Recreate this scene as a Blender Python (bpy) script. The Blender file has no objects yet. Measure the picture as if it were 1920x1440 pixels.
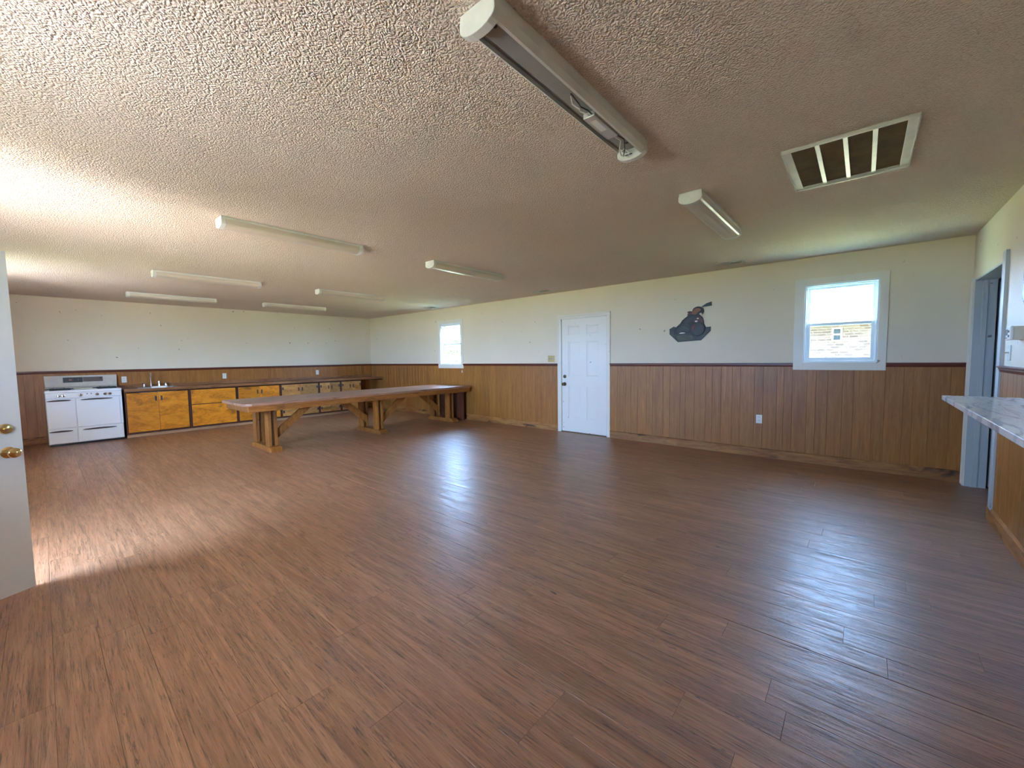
import bpy, bmesh, math, random
from mathutils import Vector, Matrix
random.seed(7)
S = bpy.context.scene
C = S.collection
PI = math.pi

# ------------------------------------------------------------------ camera
L, H, D = 11.543, 2.539, 7.13          # room: x 0..L, y -D..0, z 0..H
CAM = Vector((10.7206, -6.2296, 1.3694))
yaw, pit, rol, foc = -0.7124, -0.0645, -0.0145, 762.17
fw = Vector((math.sin(yaw) * math.cos(pit), math.cos(yaw) * math.cos(pit), math.sin(pit)))
rt = Vector((math.cos(yaw), -math.sin(yaw), 0)); up = rt.cross(fw)
c_, s_ = math.cos(rol), math.sin(rol)
r2, u2 = c_ * rt + s_ * up, -s_ * rt + c_ * up
cam = bpy.data.cameras.new('camera'); camo = bpy.data.objects.new('camera', cam); C.objects.link(camo)
cam.sensor_fit = 'HORIZONTAL'; cam.sensor_width = 36; cam.lens = foc / 1920 * 36
cam.clip_start = 0.05; cam.clip_end = 300
camo.matrix_world = Matrix(((r2.x, u2.x, -fw.x, CAM.x), (r2.y, u2.y, -fw.y, CAM.y), (r2.z, u2.z, -fw.z, CAM.z), (0, 0, 0, 1)))
S.camera = camo

# ------------------------------------------------------------------ sky, sun, exposure
W = bpy.data.worlds.new('sky'); S.world = W; W.use_nodes = True
bg = W.node_tree.nodes['Background']
bg.inputs['Color'].default_value = (0.34, 0.58, 1.0, 1); bg.inputs['Strength'].default_value = 2.6
sun = bpy.data.lights.new('sun', 'SUN'); sun.energy = 7.8; sun.angle = math.radians(0.6); sun.color = (1, 0.88, 0.72)
suno = bpy.data.objects.new('sun', sun); C.objects.link(suno)
suno.rotation_euler = Vector((0.25, 0.62, -1.0)).to_track_quat('-Z', 'Y').to_euler()
S.view_settings.view_transform = 'Standard'; S.view_settings.look = 'None'
S.view_settings.gamma = 1; S.view_settings.use_curve_mapping = False
S.view_settings.exposure = 5.05
S.cycles.max_bounces = 12; S.cycles.diffuse_bounces = 8; S.cycles.glossy_bounces = 4; S.cycles.transparent_max_bounces = 12
S.cycles.caustics_reflective = False; S.cycles.caustics_refractive = False

def portal(loc, rot, sx, sy):          # sampling guide for daylight at an opening (gives no light itself)
    l = bpy.data.lights.new('daylight_portal', 'AREA'); l.shape = 'RECTANGLE'; l.size = sx; l.size_y = sy
    l.cycles.is_portal = True
    o = bpy.data.objects.new('daylight_portal', l); C.objects.link(o); o.location = loc; o.rotation_euler = rot

# openings: (u0, u1, z0, z1)
WIN1 = (10.15, 10.842, 1.254, 2.205)
WIN2 = (3.125, 3.835, 1.235, 2.185)
DOOR1 = (6.53, 7.462, 0, 2.06)
HINGE = Vector((7.33, -D))             # open door in the front wall
DOOR2 = (6.40, 7.345, 0, 2.06)
FILL_WIN3 = (8.25, 9.25, 1.1, 2.2)            # front wall, unseen behind the camera; added for fill daylight
FILL_WIN4 = (2.6, 3.6, 1.1, 2.2)  # second unseen window, also added for fill daylight
DOORC = (-1.22, -0.14, 0, 2.075)       # opening in the right wall, along y
for w in (WIN1, WIN2): portal(((w[0]+w[1])/2, 0.15, (w[2]+w[3])/2), (-PI/2, 0, 0), w[1]-w[0], w[3]-w[2])
for w in (FILL_WIN3, FILL_WIN4, DOOR2): portal(((w[0]+w[1])/2, -D-0.15, (w[2]+w[3])/2), (PI/2, 0, 0), w[1]-w[0], w[3]-w[2])

# ------------------------------------------------------------------ mesh helpers
def BM(): return bmesh.new()
def box(bm, x0, x1, y0, y1, z0, z1):
    v = [bm.verts.new(p) for p in ((x0,y0,z0),(x1,y0,z0),(x1,y1,z0),(x0,y1,z0),(x0,y0,z1),(x1,y0,z1),(x1,y1,z1),(x0,y1,z1))]
    for f in ((0,3,2,1),(4,5,6,7),(0,1,5,4),(1,2,6,5),(2,3,7,6),(3,0,4,7)): bm.faces.new([v[i] for i in f])
    return bm
def bx(*a): return box(BM(), *a)
def prism(bm, pts, f0, f1):
    """pts: 2-D outline; f0/f1 map a 2-D point to the two end caps"""
    a = [bm.verts.new(f0(p)) for p in pts]; b = [bm.verts.new(f1(p)) for p in pts]
    n = len(pts)
    bm.faces.new(a[::-1]); bm.faces.new(b)
    for i in range(n): bm.faces.new((a[i], a[(i+1) % n], b[(i+1) % n], b[i]))
    bmesh.ops.recalc_face_normals(bm, faces=bm.faces)
    return bm
def px(bm, pts, x0, x1): return prism(bm, pts, lambda p: (x0, p[0], p[1]), lambda p: (x1, p[0], p[1]))
def py(bm, pts, y0, y1): return prism(bm, pts, lambda p: (p[0], y0, p[1]), lambda p: (p[0], y1, p[1]))
def pz(bm, pts, z0, z1): return prism(bm, pts, lambda p: (p[0], p[1], z0), lambda p: (p[0], p[1], z1))
def tube(bm, path, r, n=10, cap=True):
    path = [Vector(p) for p in path]; rings = []
    rr = r if isinstance(r, (list, tuple)) else [r] * len(path)
    ref = None
    for i, p in enumerate(path):
        t = (path[min(i+1, len(path)-1)] - path[max(i-1, 0)]).normalized()
        if ref is None:
            ref = Vector((0, 0, 1)) if abs(t.z) < 0.9 else Vector((1, 0, 0))
        a = t.cross(ref).normalized(); b = t.cross(a).normalized(); ref = -b if False else ref
        rings.append([bm.verts.new(p + (a * math.cos(2*PI*k/n) + b * math.sin(2*PI*k/n)) * rr[i]) for k in range(n)])
    for i in range(len(rings)-1):
        for k in range(n): bm.faces.new((rings[i][k], rings[i][(k+1) % n], rings[i+1][(k+1) % n], rings[i+1][k]))
    if cap: bm.faces.new(rings[0][::-1]); bm.faces.new(rings[-1])
    bmesh.ops.recalc_face_normals(bm, faces=bm.faces)
    return bm
def lathe(bm, prof, origin, axis, n=20):
    """prof: (radius, distance along axis)"""
    o = Vector(origin); ax = Vector(axis).normalized()
    return tube(bm, [o + ax * (d + 1e-5 * i) for i, (r, d) in enumerate(prof)], [max(r, 1e-4) for r, d in prof], n)
def obj(name, bm, m=None, parent=None, bevel=0, smooth=False, seg=2):
    me = bpy.data.meshes.new(name)
    if isinstance(bm, bmesh.types.BMesh): bm.to_mesh(me); bm.free()
    else: me = bm
    if m is not None and not me.materials: me.materials.append(m)
    o = bpy.data.objects.new(name, me); C.objects.link(o)
    if parent is not None: o.parent = parent
    if bevel:
        b = o.modifiers.new('bevel', 'BEVEL'); b.width = bevel; b.segments = seg; b.limit_method = 'ANGLE'; b.angle_limit = math.radians(40)
    if smooth:
        for p in me.polygons: p.use_smooth = True
        if hasattr(me, 'set_sharp_from_angle'): me.set_sharp_from_angle(angle=math.radians(40))
    return o
def tag(o, label, cat, group=None, kind=None):
    o['label'] = label; o['category'] = cat
    if group: o['group'] = group
    if kind: o['kind'] = kind
    return o
def thing(name, label, cat, loc=(0,0,0), rz=0, group=None, kind=None):
    o = bpy.data.objects.new(name, None); C.objects.link(o); o.location = loc; o.rotation_euler = (0, 0, rz)
    o.empty_display_size = 0.1
    return tag(o, label, cat, group, kind)
def dup(root, loc, label):
    r = root.copy(); C.objects.link(r); r.location = loc; r['label'] = label
    for ch in list(root.children):
        c = ch.copy(); C.objects.link(c); c.parent = r
        for g in ch.children:
            d = g.copy(); C.objects.link(d); d.parent = c
    return r

# ------------------------------------------------------------------ materials
class N:
    def __init__(s, name):
        s.m = bpy.data.materials.new(name); s.m.use_nodes = True; s.t = s.m.node_tree
        s.b = s.t.nodes['Principled BSDF']; s.out = s.t.nodes['Material Output']
    def n(s, typ, **kw):
        nd = s.t.nodes.new(typ)
        for k, v in kw.items():
            if k.startswith('i_'): nd.inputs[k[2:]].default_value = v
            else: setattr(nd, k, v)
        return nd
    def l(s, a, b): s.t.links.new(a, b)
    def math(s, op, a, b=None, clamp=False):
        nd = s.n('ShaderNodeMath', operation=op, use_clamp=clamp)
        for i, v in enumerate((a, b)):
            if v is None: continue
            if hasattr(v, 'links') or hasattr(v, 'is_linked'): s.l(v, nd.inputs[i])
            else: nd.inputs[i].default_value = v
        return nd.outputs[0]
    def ramp(s, fac, stops):
        nd = s.n('ShaderNodeValToRGB'); e = nd.color_ramp.elements
        while len(e) < len(stops): e.new(0.5)
        for el, (p, c) in zip(e, stops): el.position = p; el.color = (*c, 1) if len(c) == 3 else c
        s.l(fac, nd.inputs[0]); return nd.outputs[0]
    def mix(s, fac, a, b, mode='MIX'):
        nd = s.n('ShaderNodeMix', data_type='RGBA', blend_type=mode)
        for sock, v in ((nd.inputs[0], fac), (nd.inputs[6], a), (nd.inputs[7], b)):
            if hasattr(v, 'is_linked'): s.l(v, sock)
            else: sock.default_value = v if isinstance(v, float) else (*v, 1)
        return nd.outputs[2]
    def noise(s, vec, scale, detail=4, rough=0.5, dist=0):
        nd = s.n('ShaderNodeTexNoise'); nd.inputs['Scale'].default_value = scale; nd.inputs['Detail'].default_value = detail
        nd.inputs['Roughness'].default_value = rough; nd.inputs['Distortion'].default_value = dist
        if vec is not None: s.l(vec, nd.inputs['Vector'])
        return nd.outputs[0]
    def vmul(s, vec, v):
        nd = s.n('ShaderNodeVectorMath', operation='MULTIPLY'); s.l(vec, nd.inputs[0]); nd.inputs[1].default_value = v; return nd.outputs[0]
    def vadd(s, a, b):
        nd = s.n('ShaderNodeVectorMath', operation='ADD'); s.l(a, nd.inputs[0]); s.l(b, nd.inputs[1]); return nd.outputs[0]
    def bump(s, h, strength=0.3, dist=0.002):
        nd = s.n('ShaderNodeBump'); nd.inputs['Strength'].default_value = strength; nd.inputs['Distance'].default_value = dist
        s.l(h, nd.inputs['Height']); s.l(nd.outputs[0], s.b.inputs['Normal'])
    def objvec(s, rnd=37.0):
        tc = s.n('ShaderNodeTexCoord'); oi = s.n('ShaderNodeObjectInfo')
        cb = s.n('ShaderNodeCombineXYZ')
        for i, k in enumerate((1.0, 0.63, 0.41)): s.l(s.math('MULTIPLY', oi.outputs['Random'], rnd * k), cb.inputs[i])
        return s.vadd(tc.outputs['Object'], cb.outputs[0]), oi.outputs['Random']
def plain(name, col, rough=0.5, metal=0.0, noise=0.0, spec=0.5):
    a = N(name); a.b.inputs['Base Color'].default_value = (*col, 1); a.b.inputs['Roughness'].default_value = rough
    a.b.inputs['Metallic'].default_value = metal; a.b.inputs['Specular IOR Level'].default_value = spec
    if noise:
        v, r = a.objvec()
        f = a.noise(v, 9, 5, 0.6)
        a.l(a.mix(a.ramp(f, [(0.35, (0, 0, 0)), (0.7, (1, 1, 1))]), tuple(c * (1 - noise) for c in col), tuple(min(1, c * (1 + noise * 0.5)) for c in col)), a.b.inputs['Base Color'])
    return a.m
def wood(name, dark, mid, light, stretch=(1, 1, 12), rough=0.45, knots=0.0, scale=3.0, var=0.25, bump=0.15, knotcol=(0.03, 0.012, 0.006)):
    """stretch: per-axis frequency factors (small = along the grain)"""
    a = N(name); v, r = a.objvec()
    vs = a.vmul(v, stretch)
    f1 = a.noise(vs, scale, 6, 0.62, 0.8)
    f2 = a.noise(vs, scale * 5.5, 4, 0.6)
    f = a.math('ADD', a.math('MULTIPLY', f1, 0.68), a.math('MULTIPLY', f2, 0.32))
    col = a.ramp(f, [(0.3, dark), (0.5, mid), (0.68, light)])
    if knots:
        k = a.noise(a.vmul(v, tuple(0.6 * s ** 0.55 for s in stretch)), scale * 1.7, 3, 0.5, 0.4)
        col = a.mix(a.ramp(k, [(0.60, (0, 0, 0)), (0.70, (knots,) * 3)]), col, knotcol)
    hv = a.n('ShaderNodeHueSaturation'); a.l(col, hv.inputs['Color'])
    a.l(a.math('ADD', a.math('MULTIPLY', r, var), 1 - var / 2), hv.inputs['Value'])
    a.l(hv.outputs[0], a.b.inputs['Base Color']); a.b.inputs['Roughness'].default_value = rough
    if bump: a.bump(f, bump, 0.003)
    return a.m

def floor_mat():
    a = N('vinyl_plank'); g = a.n('ShaderNodeNewGeometry'); oi = a.n('ShaderNodeObjectInfo')
    rnd = a.math('FRACT', a.math('ADD', oi.outputs['Random'], g.outputs['Random Per Island']))
    cb = a.n('ShaderNodeCombineXYZ'); a.l(a.math('MULTIPLY', rnd, 91.0), cb.inputs[0]); a.l(a.math('MULTIPLY', rnd, 47.0), cb.inputs[1])
    p = a.vadd(g.outputs['Position'], cb.outputs[0])
    f1 = a.noise(a.vmul(p, (0.9, 15, 1)), 1.6, 7, 0.66, 1.3)
    f2 = a.noise(a.vmul(p, (3.2, 75, 1)), 1.7, 6, 0.68, 0.6)
    f3 = a.noise(a.vmul(p, (1.1, 9, 1)), 1.4, 3, 0.5, 0.5)
    base = a.ramp(f1, [(0.30, (0.21, 0.090, 0.042)), (0.5, (0.34, 0.158, 0.079)), (0.70, (0.45, 0.23, 0.122))])
    fine = a.ramp(f2, [(0.34, (0.22, 0.19, 0.17)), (0.45, (1, 1, 1)), (0.57, (1, 1, 1)), (0.70, (1.4, 1.42, 1.45))])
    col = a.mix(0.9, base, fine, 'MULTIPLY')
    # long wandering grain lines, only in some stretches of a plank
    crack = a.ramp(a.noise(a.vmul(p, (0.9, 26, 1)), 1.5, 5, 0.6, 2.4), [(0.472, (1, 1, 1)), (0.5, (0.15, 0.12, 0.10)), (0.528, (1, 1, 1))])
    msk = a.math('MULTIPLY', a.ramp(f3, [(0.41, (0, 0, 0)), (0.52, (1, 1, 1))]), 0.9)
    col = a.mix(msk, col, a.mix(1.0, col, crack, 'MULTIPLY'))
    spots = a.ramp(a.noise(a.vmul(p, (7, 16, 1)), 1.0, 2, 0.5), [(0.75, (1, 1, 1)), (0.79, (0.2, 0.16, 0.14))])
    col = a.mix(1.0, col, spots, 'MULTIPLY')
    hv = a.n('ShaderNodeHueSaturation'); a.l(col, hv.inputs['Color']); a.l(a.math('ADD', a.math('MULTIPLY', rnd, 0.14), 0.93), hv.inputs['Value'])
    # dry scuffs and dust lying over several planks
    wp = g.outputs['Position']
    dust = a.ramp(a.noise(a.vmul(wp, (1.6, 2.6, 1)), 1.3, 7, 0.68, 0.4), [(0.58, (0, 0, 0)), (0.82, (0.35,) * 3)])
    a.l(a.mix(dust, hv.outputs[0], (0.40, 0.29, 0.24)), a.b.inputs['Base Color'])
    a.l(a.math('ADD', a.math('MULTIPLY', f2, 0.16), a.math('ADD', a.math('MULTIPLY', dust, 0.4), 0.26)), a.b.inputs['Roughness'])
    h = a.math('ADD', a.math('MULTIPLY', f1, 0.7), a.math('ADD', a.math('MULTIPLY', f2, 0.5), a.math('MULTIPLY', crack, 0.4)))
    a.bump(h, 0.42, 0.0026)
    a.b.inputs['Specular IOR Level'].default_value = 0.8
    return a.m
def popcorn():
    a = N('popcorn_ceiling'); g = a.n('ShaderNodeNewGeometry'); p = g.outputs['Position']
    vo = a.n('ShaderNodeTexVoronoi', feature='SMOOTH_F1'); vo.inputs['Scale'].default_value = 105; vo.inputs['Smoothness'].default_value = 0.4
    wob = a.n('ShaderNodeVectorMath', operation='ADD'); a.l(p, wob.inputs[0])
    nz = a.n('ShaderNodeTexNoise'); nz.inputs['Scale'].default_value = 30; a.l(p, nz.inputs['Vector'])
    sc = a.vmul(nz.outputs['Color'], (0.025, 0.025, 0)); a.l(sc, wob.inputs[1]); a.l(wob.outputs[0], vo.inputs['Vector'])
    n2 = a.noise(p, 120, 4, 0.6)
    h = a.math('ADD', a.math('MULTIPLY', a.math('SUBTRACT', 1.0, vo.outputs['Distance']), 0.7), a.math('MULTIPLY', n2, 0.6))
    a.bump(h, 1.0, 0.015)
    f = a.noise(p, 0.5, 3, 0.5)
    a.l(a.ramp(f, [(0.3, (0.77, 0.635, 0.525)), (0.7, (0.82, 0.69, 0.58))]), a.b.inputs['Base Color'])
    a.b.inputs['Roughness'].default_value = 0.9; a.b.inputs['Specular IOR Level'].default_value = 0.1
    return a.m
def paint(name, col, rough=0.6, bump=0.12):
    a = N(name); g = a.n('ShaderNodeNewGeometry'); p = g.outputs['Position']
    f = a.noise(p, 1.2, 4, 0.55)
    col2 = tuple(c * 0.94 for c in col)
    spots = a.ramp(a.noise(p, 13, 2, 0.4), [(0.735, (1, 1, 1)), (0.755, (0.45, 0.4, 0.36))])
    a.l(a.mix(1.0, a.ramp(f, [(0.3, col2), (0.7, col)]), spots, 'MULTIPLY'), a.b.inputs['Base Color'])
    a.b.inputs['Roughness'].default_value = rough
    a.bump(a.noise(p, 160, 3, 0.6), bump, 0.001)
    return a.m
def marble():
    a = N('marble_laminate'); g = a.n('ShaderNodeNewGeometry'); p = g.outputs['Position']
    f = a.noise(a.vmul(p, (11, 1.8, 1)), 1.5, 6, 0.6, 1.2)
    v = a.ramp(f, [(0.36, (0.42, 0.41, 0.42)), (0.46, (0.74, 0.72, 0.70)), (0.56, (0.78, 0.77, 0.75)), (0.62, (0.5, 0.49, 0.5)), (0.68, (0.76, 0.74, 0.72))])
    a.l(v, a.b.inputs['Base Color']); a.b.inputs['Roughness'].default_value = 0.2
    return a.m
def glass_mat():
    a = N('window_glass'); t = a.t
    tr = a.n('ShaderNodeBsdfTransparent'); tr.inputs[0].default_value = (0.95, 0.97, 0.97, 1)
    gl = a.n('ShaderNodeBsdfGlossy'); gl.inputs['Roughness'].default_value = 0.02
    lw = a.n('ShaderNodeLayerWeight'); fr_ = a.math('ADD', a.math('MULTIPLY', a.math('POWER', lw.outputs['Facing'], 5.0), 0.7), 0.03)
    mx = a.n('ShaderNodeMixShader'); a.l(fr_, mx.inputs[0]); a.l(tr.outputs[0], mx.inputs[1]); a.l(gl.outputs[0], mx.inputs[2])
    a.l(mx.outputs[0], a.out.inputs[0]); return a.m
def dim_screen_mat():
    a = N('dimming_screen')
    tr = a.n('ShaderNodeBsdfTransparent'); df = a.n('ShaderNodeBsdfDiffuse'); df.inputs[0].default_value = (0.05, 0.05, 0.055, 1)
    mx = a.n('ShaderNodeMixShader'); mx.inputs[0].default_value = 0.4
    a.l(tr.outputs[0], mx.inputs[1]); a.l(df.outputs[0], mx.inputs[2]); a.l(mx.outputs[0], a.out.inputs[0]); return a.m
def brick_mat():
    a = N('brick_facade'); g = a.n('ShaderNodeNewGeometry'); sp = a.n('ShaderNodeSeparateXYZ'); a.l(g.outputs['Position'], sp.inputs[0])
    cb = a.n('ShaderNodeCombineXYZ'); a.l(sp.outputs[0], cb.inputs[0]); a.l(sp.outputs[2], cb.inputs[1])
    b = a.n('ShaderNodeTexBrick'); a.l(cb.outputs[0], b.inputs['Vector'])
    b.inputs['Color1'].default_value = (0.20, 0.125, 0.10, 1); b.inputs['Color2'].default_value = (0.11, 0.062, 0.05, 1); b.inputs['Mortar'].default_value = (0.24, 0.20, 0.17, 1)
    b.inputs['Scale'].default_value = 1; b.inputs['Brick Width'].default_value = 0.21; b.inputs['Row Height'].default_value = 0.075; b.inputs['Mortar Size'].default_value = 0.009
    a.l(b.outputs[0], a.b.inputs['Base Color']); a.b.inputs['Roughness'].default_value = 0.9; return a.m

M = dict(
    floor=floor_mat(), ceil=popcorn(), wall=paint('wall_paint', (0.81, 0.705, 0.535)),
    trimwhite=paint('white_trim_paint', (0.82, 0.77, 0.67), 0.4, 0.05),
    doorwhite=paint('white_door_paint', (0.84, 0.80, 0.73), 0.35, 0.03),
    greytrim=paint('grey_trim_paint', (0.50, 0.52, 0.52), 0.4, 0.05),
    panel=wood('panelling_wood', (0.24, 0.086, 0.016), (0.345, 0.132, 0.024), (0.44, 0.185, 0.038), (9, 9, 0.6), 0.42, 0, 3.0, 0.16, 0.05),
    rail=wood('chair_rail_wood', (0.09, 0.016, 0.007), (0.15, 0.030, 0.012), (0.21, 0.05, 0.02), (1, 9, 9), 0.35, 0, 3, 0.1, 0.05),
    raily=wood('chair_rail_wood_side', (0.09, 0.016, 0.007), (0.15, 0.030, 0.012), (0.21, 0.05, 0.02), (9, 1, 9), 0.35, 0, 3, 0.1, 0.05),
    base=wood('knotty_pine_base', (0.13, 0.042, 0.010), (0.33, 0.130, 0.030), (0.46, 0.215, 0.06), (1.2, 8, 8), 0.55, 0.9, 2.2, 0.3, 0.3),
    basey=wood('knotty_pine_base_side', (0.13, 0.042, 0.010), (0.33, 0.130, 0.030), (0.46, 0.215, 0.06), (8, 1.2, 8), 0.55, 0.9, 2.2, 0.3, 0.3),
    cabdoor=wood('orange_plywood', (0.33, 0.095, 0.006), (0.66, 0.225, 0.012), (0.80, 0.33, 0.025), (4, 1.6, 4), 0.38, 0.7, 2.0, 0.35, 0.1, (0.16, 0.06, 0.015)),
    cabpale=wood('pale_plywood', (0.26, 0.095, 0.02), (0.50, 0.235, 0.06), (0.62, 0.34, 0.11), (4, 1.6, 4), 0.38, 0.7, 2.0, 0.3, 0.1, (0.16, 0.06, 0.015)),
    cabframe=wood('dark_stained_frame', (0.06, 0.014, 0.007), (0.105, 0.028, 0.012), (0.16, 0.048, 0.02), (5, 5, 1.5), 0.45, 0, 3, 0.2, 0.1),
    worktop=wood('varnished_worktop', (0.13, 0.045, 0.018), (0.27, 0.11, 0.04), (0.40, 0.19, 0.08), (8, 1, 8), 0.35, 0.6, 2, 0.2, 0.1),
    toe=wood('pale_toe_board', (0.25, 0.13, 0.06), (0.38, 0.22, 0.11), (0.48, 0.30, 0.16), (8, 1, 8), 0.6, 0, 2, 0.2, 0.1),
    tabletop=wood('table_top_wood', (0.20, 0.085, 0.05), (0.33, 0.16, 0.10), (0.44, 0.24, 0.16), (9, 0.8, 9), 0.30, 0.5, 2.4, 0.2, 0.1),
    tablewood=wood('table_frame_wood', (0.16, 0.048, 0.008), (0.29, 0.096, 0.015), (0.42, 0.165, 0.03), (8, 8, 1), 0.5, 0.5, 2.6, 0.35, 0.15),
    tablewoody=wood('table_apron_wood', (0.16, 0.048, 0.008), (0.29, 0.096, 0.015), (0.42, 0.165, 0.03), (8, 1, 8), 0.5, 0.5, 2.6, 0.35, 0.15),
    enamel=plain('white_enamel', (0.82, 0.82, 0.84), 0.22), enamel2=plain('cream_enamel', (0.56, 0.52, 0.45), 0.35, 0, 0.1),
    black=plain('black_enamel', (0.012, 0.012, 0.013), 0.35), iron=plain('cast_iron', (0.02, 0.02, 0.02), 0.6),
    darkgap=plain('joint_gap_black', (0.01, 0.009, 0.008), 0.8),  # near-black floor base that shows in the plank joints
    handle=plain('brown_steel_handle', (0.10, 0.075, 0.07), 0.4, 0.4), chrome=plain('chrome', (0.8, 0.8, 0.82), 0.12, 1.0),
    steel=plain('brushed_steel', (0.6, 0.6, 0.6), 0.32, 1.0), brass=plain('polished_brass', (0.78, 0.55, 0.24), 0.18, 1.0),
    oldbrass=plain('antique_brass', (0.16, 0.10, 0.05), 0.35, 0.9), brassplate=plain('brass_plate', (0.42, 0.29, 0.12), 0.4, 0.7),
    plastic=plain('white_plastic', (0.80, 0.79, 0.74), 0.35), beige=plain('beige_plastic', (0.62, 0.54, 0.42), 0.45),
    slot=plain('dark_slot', (0.03, 0.03, 0.03), 0.6), lcd=plain('grey_display', (0.12, 0.14, 0.14), 0.25),
    housing=plain('light_housing_white', (0.72, 0.71, 0.66), 0.4, 0, 0.08), tray=plain('galvanised_tray', (0.30, 0.28, 0.26), 0.5, 0.1, 0.1),
    lens=plain('ribbed_acrylic_lens', (0.62, 0.54, 0.44), 0.28), ballast=plain('ballast_metal', (0.55, 0.54, 0.5), 0.4, 0.3),
    wirew=plain('white_wire', (0.7, 0.68, 0.62), 0.5), wireb=plain('black_wire', (0.02, 0.02, 0.02), 0.5),
    grille=plain('vent_metal_white', (0.70, 0.68, 0.60), 0.35, 0.3, 0.12), filt=plain('dusty_filter', (0.15, 0.095, 0.035), 0.95, 0, 0.35),
    dirtvent=plain('register_metal', (0.62, 0.58, 0.50), 0.5, 0.1, 0.2),
    marble=marble(), glass=glass_mat(), dim_screen=dim_screen_mat(), vinyl=plain('white_vinyl', (0.80, 0.84, 0.86), 0.35),
    blind=plain('blind_slat', (0.55, 0.54, 0.46), 0.5), cord=plain('blind_cord', (0.8, 0.75, 0.65), 0.7),
    slate=plain('painted_slate_green', (0.03, 0.04, 0.036), 0.45, 0, 0.5), pblack=plain('painted_black', (0.008, 0.008, 0.009), 0.5),
    pgrey=plain('painted_charcoal', (0.028, 0.028, 0.032), 0.4, 0, 0.5), porange=plain('painted_rust_orange', (0.28, 0.095, 0.03), 0.45, 0, 0.3),
    pred=plain('painted_maroon', (0.10, 0.02, 0.016), 0.45, 0, 0.4), pwhite=plain('painted_white', (0.75, 0.72, 0.68), 0.4), pmoss=plain('painted_moss', (0.075, 0.085, 0.055), 0.5, 0, 0.4),
    hall=paint('hall_paint', (0.45, 0.47, 0.47), 0.6), brick=brick_mat(), grass=plain('lawn', (0.20, 0.245, 0.12), 0.95, 0, 0.3),
    concrete=plain('concrete', (0.36, 0.33, 0.30), 0.85, 0, 0.15), roofm=plain('pale_metal_roof', (0.75, 0.75, 0.75), 0.6),
    siding=plain('exterior_siding', (0.7, 0.7, 0.68), 0.6), bark=plain('bark', (0.12, 0.08, 0.05), 0.9, 0, 0.3), leaf=plain('leaves', (0.10, 0.17, 0.05), 0.6, 0, 0.3),
    darkglass=plain('far_window_glass', (0.03, 0.045, 0.06), 0.1),
)

# ------------------------------------------------------------------ room shell
def struct(name, bm, m, label, cat, **k):
    return tag(obj(name, bm, m, **k), label, cat, kind='structure')
def holed(u0, u1, openings, put):
    us = sorted({u0, u1} | {o[0] for o in openings} | {o[1] for o in openings})
    for a, b in zip(us[:-1], us[1:]):
        z = 0.0
        for o in sorted([o for o in openings if o[0] < b - 1e-6 and o[1] > a + 1e-6], key=lambda o: o[2]):
            if o[2] > z: put(a, b, z, o[2])
            z = o[3]
        if z < H: put(a, b, z, H)
TH = 0.14
bm = BM(); holed(-TH, L + TH, [WIN1, WIN2, DOOR1], lambda a, b, z0, z1: box(bm, a, b, 0, TH, z0, z1))
wall_back = struct('wall_back', bm, M['wall'], 'off-white wall with two windows and a closed white door', 'wall')
bm = BM(); holed(-TH, L + TH, [FILL_WIN3, FILL_WIN4, DOOR2], lambda a, b, z0, z1: box(bm, a, b, -D - TH, -D, z0, z1))
wall_front = struct('wall_front', bm, M['wall'], 'off-white entrance wall that holds the open door', 'wall')
wall_left = struct('wall_left', bx(-TH, 0, -D, 0, 0, H), M['wall'], 'off-white far wall above the stove and kitchen cabinets', 'wall')
bm = BM(); holed(-D, 0, [DOORC], lambda a, b, z0, z1: box(bm, L, L + TH, a, b, z0, z1))
wall_right = struct('wall_right', bm, M['wall'], 'off-white wall with the doorway and marble ledge', 'wall')
ceiling = struct('ceiling', bx(-TH, L + TH, -D - TH, TH, H, H + 0.1), M['ceil'], 'textured popcorn ceiling with strip lights', 'ceiling')
floor = struct('floor', bx(-TH, L + TH, -D - TH, TH, -0.12, -0.006), M['darkgap'], 'brown wood-look plank floor', 'floor')
roof = struct('roof', bx(-0.6, L + 0.6, -D - 1.75, 0.6, H + 0.12, H + 0.3), M['siding'], 'low roof slab, unseen overhang added to keep the sun out', 'roof')  # deep eave is added: it stops direct sun entering by the front openings

# floor planks ------------------------------------------------------
PW, PL, GAP = 0.1525, 1.22, 0.0004
rows = []
y = -3.982
while y < 0: y += PW
while y > -D: rows.append((max(y - PW, -D), min(y, 0))); y -= PW
def plank_mesh(lx, ly):
    b = 0.0006; bm = BM()
    lo = [bm.verts.new(p) for p in ((0, 0, -0.005), (lx, 0, -0.005), (lx, ly, -0.005), (0, ly, -0.005))]
    mi = [bm.verts.new((v.co.x, v.co.y, -b)) for v in lo]
    hi = [bm.verts.new(p) for p in ((b, b, 0), (lx - b, b, 0), (lx - b, ly - b, 0), (b, ly - b, 0))]
    for p, q in ((lo, mi), (mi, hi)):
        for i in range(4): bm.faces.new((p[i], p[(i+1) % 4], q[(i+1) % 4], q[i]))
    bm.faces.new(hi); bm.faces.new(lo[::-1])
    return bm
planks = []
fixed = {-4.1345: 10.24, -3.982: 10.842, -3.8295: 10.69}
for (y0, y1) in rows:
    j = random.uniform(0, PL)
    for k, v in fixed.items():
        if abs(y0 - k) < 0.01: j = v % PL
    x = j - PL
    while x < L:
        a, b = max(x, 0), min(x + PL, L)
        if b - a > 0.02: planks.append((a, b, y0, y1))
        x += PL
def vis_key(p):
    c = Vector(((p[0]+p[1])/2, (p[2]+p[3])/2, 0)) - CAM
    z = c.dot(fw); u = c.dot(r2); v = c.dot(u2)
    inside = z > 0.4 and abs(u / z) < 1.34 and abs(v / z) < 1.02
    return (0 if inside else 1, c.length)
planks.sort(key=vis_key)
cache = {}
rest = BM()
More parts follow.
